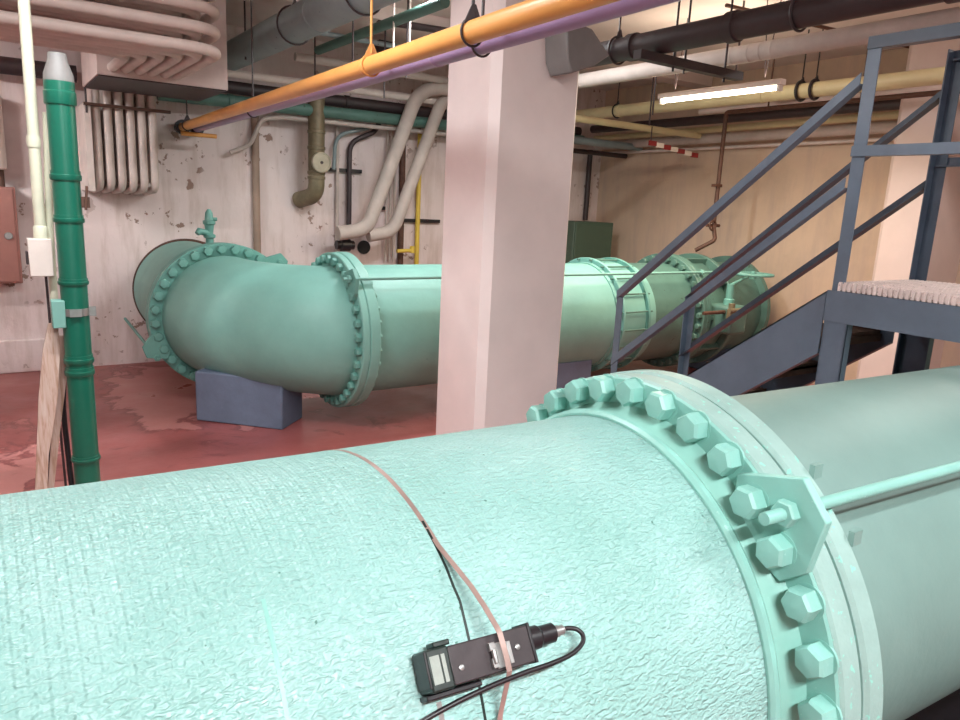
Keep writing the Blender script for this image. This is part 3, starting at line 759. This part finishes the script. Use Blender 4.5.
MB().tube(bend([(6.47, -3.9, 2.76), (6.47, 5.08, 2.755), (6.47, 5.08, 1.60), (6.42, 5.0, 1.45), (6.30, 5.15, 1.33)], [.03, .05, .04], 5), .022, 14).make('pipe_body', 'rust', dr)
MB().torus((6.42, 5.05, 1.60), (0, 1, 0), .05, .010, 24, 8).make('valve_loop', 'rust', dr)
MB().tube([(6.36, 5.08, 1.60), (6.56, 5.08, 1.60)], .018, 10).make('valve_body', 'rust', dr)
MB().bb((6.40, 5.05, 2.0), (6.50, 5.11, 2.03)).make('bracket', 'rust', dr)
pipe([(6.95, YW-.05, 2.50), (6.95, YW-.05, 1.56)], .035, 'dark', 'dark vertical pipe in the far right corner above the green cabinet')
# green cabinet
cb = thing('cabinet', (6.8, 7.3, 0), 'dull green metal cabinet in the corner behind the far main', 'cabinet')
MB().bb((6.20, 7.0, .05), (6.88, 7.5, 1.55)).make('body', 'cab', cb, bevel=.01)
MB().bb((6.22, 6.985, .10), (6.86, 7.0, 1.52)).make('door', 'cab', cb, bevel=.006)
MB().bb((6.20, 7.0, 0), (6.88, 7.5, .05)).make('plinth', 'dark', cb)
# warning tape
wt = thing('barrier_tape', (6.0, 5.7, 2.38), 'red and white striped bar hanging below the pipes before the right wall', 'tape')
for k in range(7):
    x = 5.95+.115*k
    MB().bb((x, 5.62, 2.405-.012*k), (x+.115, 5.635, 2.455-.012*k)).make('stripe', 'redtape' if k % 2 == 0 else 'whitetape', wt)
MB().tube([(5.98, 5.63, 2.44), (5.98, 5.63, 2.60)], .006, 8).make('hook', 'dark', wt)

# lamp fixtures
WHT = (.93, .985, 1.0)
def lamp(p0, p1, label, tube='tubew', group='fluorescent lamps', watts=None, color=None, hung=None, sz=.12):
    p0, p1 = V(p0), V(p1); t = thing('fluorescent_lamp', (p0+p1)/2, label, 'lamp', group)
    d = (p1-p0).normalized(); L = (p1-p0).length; m = (p0+p1)/2
    rot = Matrix(((d.x, -d.y, 0), (d.y, d.x, 0), (0, 0, 1)))
    MB().box(m+V((0, 0, .042)), (L+.05, .07, .042), rot).make('housing', 'white', t, bevel=.004)
    MB().tube([p0, p1], .0135, 16).make('tube', tube, t)
    for p in (p0, p1): MB().box(p+V((0, 0, .01)), (.02, .05, .06), rot).make('tube_socket', 'white', t)
    top = hung or CZ
    if top-m.z > .15:
        for k in (-.38, .38):
            for q in (-.05, .05): MB().tube([m+d*(L*k)+V((0, 0, .085)), V((*(m+d*(L*k+q*1.2)).xy, top))], .004, 6).make('hanger_wire', 'dark', t)
    if watts:
        for up in (0, 1):
            l = bpy.data.lights.new('lamp_light', 'AREA'); l.shape = 'RECTANGLE'; l.size = L; l.size_y = sz; l.energy = watts*(.14 if up else 1); l.color = color or WHT
            o = bpy.data.objects.new('lamp_light', l); col.objects.link(o)
            W = Matrix.Translation(m+V((0, 0, .09 if up else -.03))) @ rot.to_4x4()
            o.matrix_world = W @ Matrix.Rotation(PI, 4, 'X') if up else W
    return t
lamp((5.0, 4.62, 2.655), (5.0, 3.47, 2.655), 'lit fluorescent lamp hanging beside the yellow pipe', 'tube', None, 46, (1, .84, .64))
lamp((-.5, -1.3, 3.1), (.9, -1.3, 3.1), 'ceiling lamp above and behind the viewer', watts=112, color=WHT)
lamp((2.2, -.9, 3.1), (3.6, -.9, 3.1), 'ceiling lamp near the platform, nearest the viewer', watts=46, color=WHT)
lamp((-.5, 2.9, 3.1), (.9, 2.9, 3.1), 'ceiling lamp over the near main, at the left', watts=50, color=WHT)
lamp((-2.6, 5.3, 3.1), (-1.2, 5.3, 3.1), 'ceiling lamp in the back left corner', watts=145, color=WHT)
lamp((2.7, 4.85, 3.2), (3.9, 4.85, 3.2), 'ceiling lamp behind the column', watts=52, color=WHT)
lamp((5.6, 1.0, 3.12), (5.6, 2.2, 3.12), 'ceiling lamp over the far end of the platform', watts=14, color=(1, .93, .88))

# sheet metal shroud at the column head
b = MB().poly([(2.52, 3.02, 2.64), (2.70, 3.02, 2.62), (2.84, 3.02, 2.51), (2.74, 3.02, 2.445), (2.58, 3.02, 2.385), (2.545, 3.02, 2.45)], (0, .18, 0))
tag(b.make('metal_shroud', 'plate', bevel=.01), 'dull grey sheet metal shroud at the head of the middle column', 'shroud')

# back wall services
flanged_pipe((-3.99, 7.5, 2.645), (.78, 7.5, 2.645), .07, 'dark', 'dark thick pipe along the back wall above the terracotta panel', [.5])
flanged_pipe((1.86, 7.5, 2.70), (6.6, 7.5, 2.70), .06, 'dark', 'dark thick pipe high on the back wall behind the column', [.3])
flanged_pipe((1.42, 7.42, 2.555), (6.6, 7.42, 2.59), .06, 'oldteal', 'dull green pipe high along the back wall', [.12, .3, .5])
pipe([(1.82, 7.3, 2.80), (6.4, 7.3, 2.80)], .036, 'white', 'white pipe high along the back wall, topmost there')
pipe(bend([(2.10, 7.58, 2.09), (2.30, 7.58, 2.18), (2.40, 7.5, 2.44), (2.6, 7.46, 2.47), (6.3, 7.46, 2.49)], .06), .022, 'insul', 'thin grey conduit along the back wall below the green pipe', 'conduit', 'conduit')
pipe([(2.6, 7.1, 3.0), (4.3, 7.1, 3.0)], .04, 'insul', 'short lagged pipe high near the back wall, right of the grey pipe')
pipe([(2.5, 6.4, 3.1), (4.4, 6.4, 3.1)], .022, 'grey', 'thin grey pipe close under the ceiling beyond the orange pipe')
pipe([(2.9, 5.95, 3.18), (4.3, 5.7, 3.18)], .03, 'dark', 'dark pipe close under the ceiling behind the column')
pipe([(2.75, 4.6, 3.05), (2.75, 6.9, 3.05)], .04, 'oldteal', 'dull green pipe close under the ceiling left of the column')
for x, y, z0, m, l in ((2.72, 5.3, 2.75, 'white', 'thin white hanging rod left of the column, left of two'), (2.86, 5.3, 2.80, 'white', 'thin white hanging rod left of the column, right of two'), (3.0, 5.6, 2.7, 'dark', 'dark hanging rod beside the white rods'), (2.52, 5.6, 2.62, 'dark', 'dark hanging rod over the orange pipe'), (1.98, 6.6, 2.82, 'dark', 'dark hanging rod at the far end of the grey pipe'), (3.1, 6.2, 2.6, 'dark', 'dark hanging rod just left of the column'), (2.72, 6.9, 2.72, 'dark', 'dark hanging rod near the back wall over the lilac pipe'), (4.9, 3.8, 2.76, 'dark', 'dark hanging rod left of the lamp'), (5.3, 5.0, 2.6, 'dark', 'dark hanging rod behind the lamp'), (5.9, 5.6, 2.6, 'dark', 'dark hanging rod over the pale crossing pipe'), (6.2, 4.4, 2.7, 'rust', 'brown hanging rod right of the lamp'), (6.35, 3.6, 2.75, 'rust', 'brown hanging rod near the black ring hangers')):
    tag(MB().tube([(x, y, z0), (x, y, CZ)], .008, 8).make('hanger_rod', m), l, 'rod')
tag(MB().bb((3.36, 6.85, 2.98), (3.52, 7.05, 3.24)).make('junction_box', 'dark', bevel=.01), 'dark junction box high near the back wall left of the column', 'box')
# two lagged pipes with bends
def lagged(pts, label):
    return pipe(pts, .066, 'insul', label, 'lagged_pipe', rad=[.16, .12][:len(pts)-2] if len(pts) == 4 else .14, seg=24)
pipe(bend([(5.3, 6.7, 2.95), (4.05, 7.25, 2.92), (3.47, 7.3, 1.38), (3.13, 7.3, 1.33)], [.24, .14], 8), .076, 'insul', 'lagged pipe slanting down the back wall, left of the pair', 'lagged_pipe', seg=24)
pipe(bend([(4.75, 7.05, 2.98), (4.33, 7.25, 2.80), (3.80, 7.32, 1.36), (3.50, 7.33, 1.31)], [.10, .14], 8), .070, 'insul', 'lagged pipe slanting down the back wall, right of the pair', 'lagged_pipe', seg=24)
tag(MB().lathe((3.61, YW-.02, 1.16), (0, 1, 0), [(0, .066), (0, .078), (.02, .078)], 32).make('pipe_sleeve', 'black'), 'round black open sleeve in the back wall below the lagged pipes', 'sleeve')
tag(MB().lathe((3.27, YW-.25, 1.20), (1, 0, 0), [(-.10, .05), (-.06, .05), (-.05, .07), (.05, .07), (.06, .05), (.10, .05)], 24).make('valve', 'black'), 'small black valve above the flange, left of the black sleeve', 'valve')
pipe([(2.375, YW-.03, 2.52), (2.375, YW-.03, .9)], .038, 'brownw', 'brown stained vertical pipe on the back wall right of the air valve')
pipe([(3.27, YW-.03, 2.45), (3.27, YW-.03, 1.1)], .022, 'insul', 'thin vertical pipe on the back wall right of the gauge pipe')
gp = thing('gauge_pipe', (3.07, 7.45, 1.55), 'brass coloured drop pipe with an elbow and a round dial on the back wall', 'pipe')
MB().tube(bend([(2.94, 7.42, 2.72), (2.94, 7.42, 1.72), (2.84, YW, 1.66)], .12), .085, 24).make('pipe_body', 'brass', gp)
for z in (1.88, 1.93, 2.18, 2.34):
    MB().lathe((2.94, 7.42, z), (0, 0, 1), [(0, .085), (.004, .093), (.03, .093), (.034, .085)], 24).make('band', 'brass', gp)
dl = MB().lathe((2.95, 7.335, 2.05), (0, -1, 0), [(0, .095), (.004, .103), (.04, .103), (.045, .095), (.045, .088), (.036, .086), (.036, 0)], 32).make('dial', 'dialc', gp)
MB().lathe((2.95, 7.30, 2.05), (0, -1, 0), [(0, .016), (.012, .014)], 16).make('pointer_hub', 'dark', dl)
pipe([(3.40, YW-.06, 1.38), (3.40, YW-.06, 2.30), (3.70, YW-.08, 2.44), (3.75, YW-.1, 2.58)], .028, 'dark', 'dark pipe with a bend on the back wall behind the lagged pipes', rad=.12)
pipe([(3.20, YW-.1, 2.0), (3.22, YW-.1, 2.36), (3.6, YW-.12, 2.47)], .02, 'grey', 'thin grey conduit curving off beside the gauge pipe', 'conduit', 'conduit', rad=.14)
for x, l in ((3.87, 'thin grey vertical conduit between the lagged pipes, left of three'), (3.92, 'thin grey vertical conduit between the lagged pipes, middle of three'), (3.97, 'thin grey vertical conduit between the lagged pipes, right of three')):
    pipe([(x, YW-.05, 2.5), (x, YW-.05, 1.0)], .013, 'insul', l, 'conduit', 'conduit')
pipe([(4.07, YW-.04, 2.5), (4.07, YW-.04, .8)], .035, 'rust', 'rusty brown vertical pipe left of the yellow gas pipe')
pipe([(4.28, YW-.06, 2.5), (4.28, YW-.06, .8)], .028, 'brightyellow', 'narrow bright yellow vertical pipe on the back wall left of the column')
for (a, bq, z, l) in ((3.15, 3.56, 2.0, 'black strut bracket right of the dial'), (3.76, 3.86, 1.61, 'short black strut bracket between the lagged pipes'), (4.11, 4.60, 1.48, 'black strut bracket behind the yellow vertical pipe')):
    tag(MB().bb((a, YW-.045, z-.02), (bq, YW, z+.02)).make('strut_bracket', 'black'), l, 'bracket')
b = MB().tube([(3.95, 7.5, 1.13), (4.16, 7.5, 1.14)], .022, 12); b.lathe((4.15, 7.5, 1.15), (0, 0, 1), [(-.04, .03), (.04, .03)], 12)
tag(b.make('ball_valve', 'brightyellow'), 'small yellow handled valve low beside the rusty brown pipe', 'valve')

# ring clamp above the platform
b = MB().torus((4.55, 2.35, 3.0), (1, 0, 0), .05, .012, 20, 8); b.tube([(4.55, 2.35, 3.05), (4.55, 2.35, CZ)], .01, 8); b.bb((4.3, 2.1, 3.06), (4.8, 2.5, 3.075))
tag(b.make('beam_clamp', 'rust'), 'rusty clamp hanging from the ceiling behind the platform top rail', 'clamp')

# ------------------------------------------------------------------ camera, world, colour
R = Matrix(((0.827, 0.080, -0.556), (-0.560, 0.200, -0.804), (0.047, 0.976, 0.210)))
f = 720.0
def nrm(v): return V(v).normalized()
Xc = nrm(((1550-480)/f, (360-256)/f, -1)); Zc = -nrm(((320-480)/f, (360-3700)/f, -1))
Xc = (Xc-Zc*Xc.dot(Zc)).normalized(); Yc = Zc.cross(Xc)
R = Matrix((Xc, Yc, Zc))
cam = bpy.data.cameras.new('camera'); cam.sensor_width = 36; cam.lens = 27; cam.clip_start = .05
co = bpy.data.objects.new('camera', cam); col.objects.link(co)
co.matrix_world = Matrix.Translation((0, 0, 1.7)) @ R.to_4x4()
sc = bpy.context.scene; sc.camera = co
w = bpy.data.worlds.new('world'); sc.world = w; w.use_nodes = True
w.node_tree.nodes['Background'].inputs[0].default_value = (1, .94, .92, 1)
w.node_tree.nodes['Background'].inputs[1].default_value = .3
sc.view_settings.view_transform = 'Standard'; sc.view_settings.look = 'None'
sc.view_settings.gamma = 1; sc.view_settings.exposure = 0.64
sc.view_settings.use_curve_mapping = False
sc.cycles.max_bounces = 8; sc.cycles.diffuse_bounces = 5
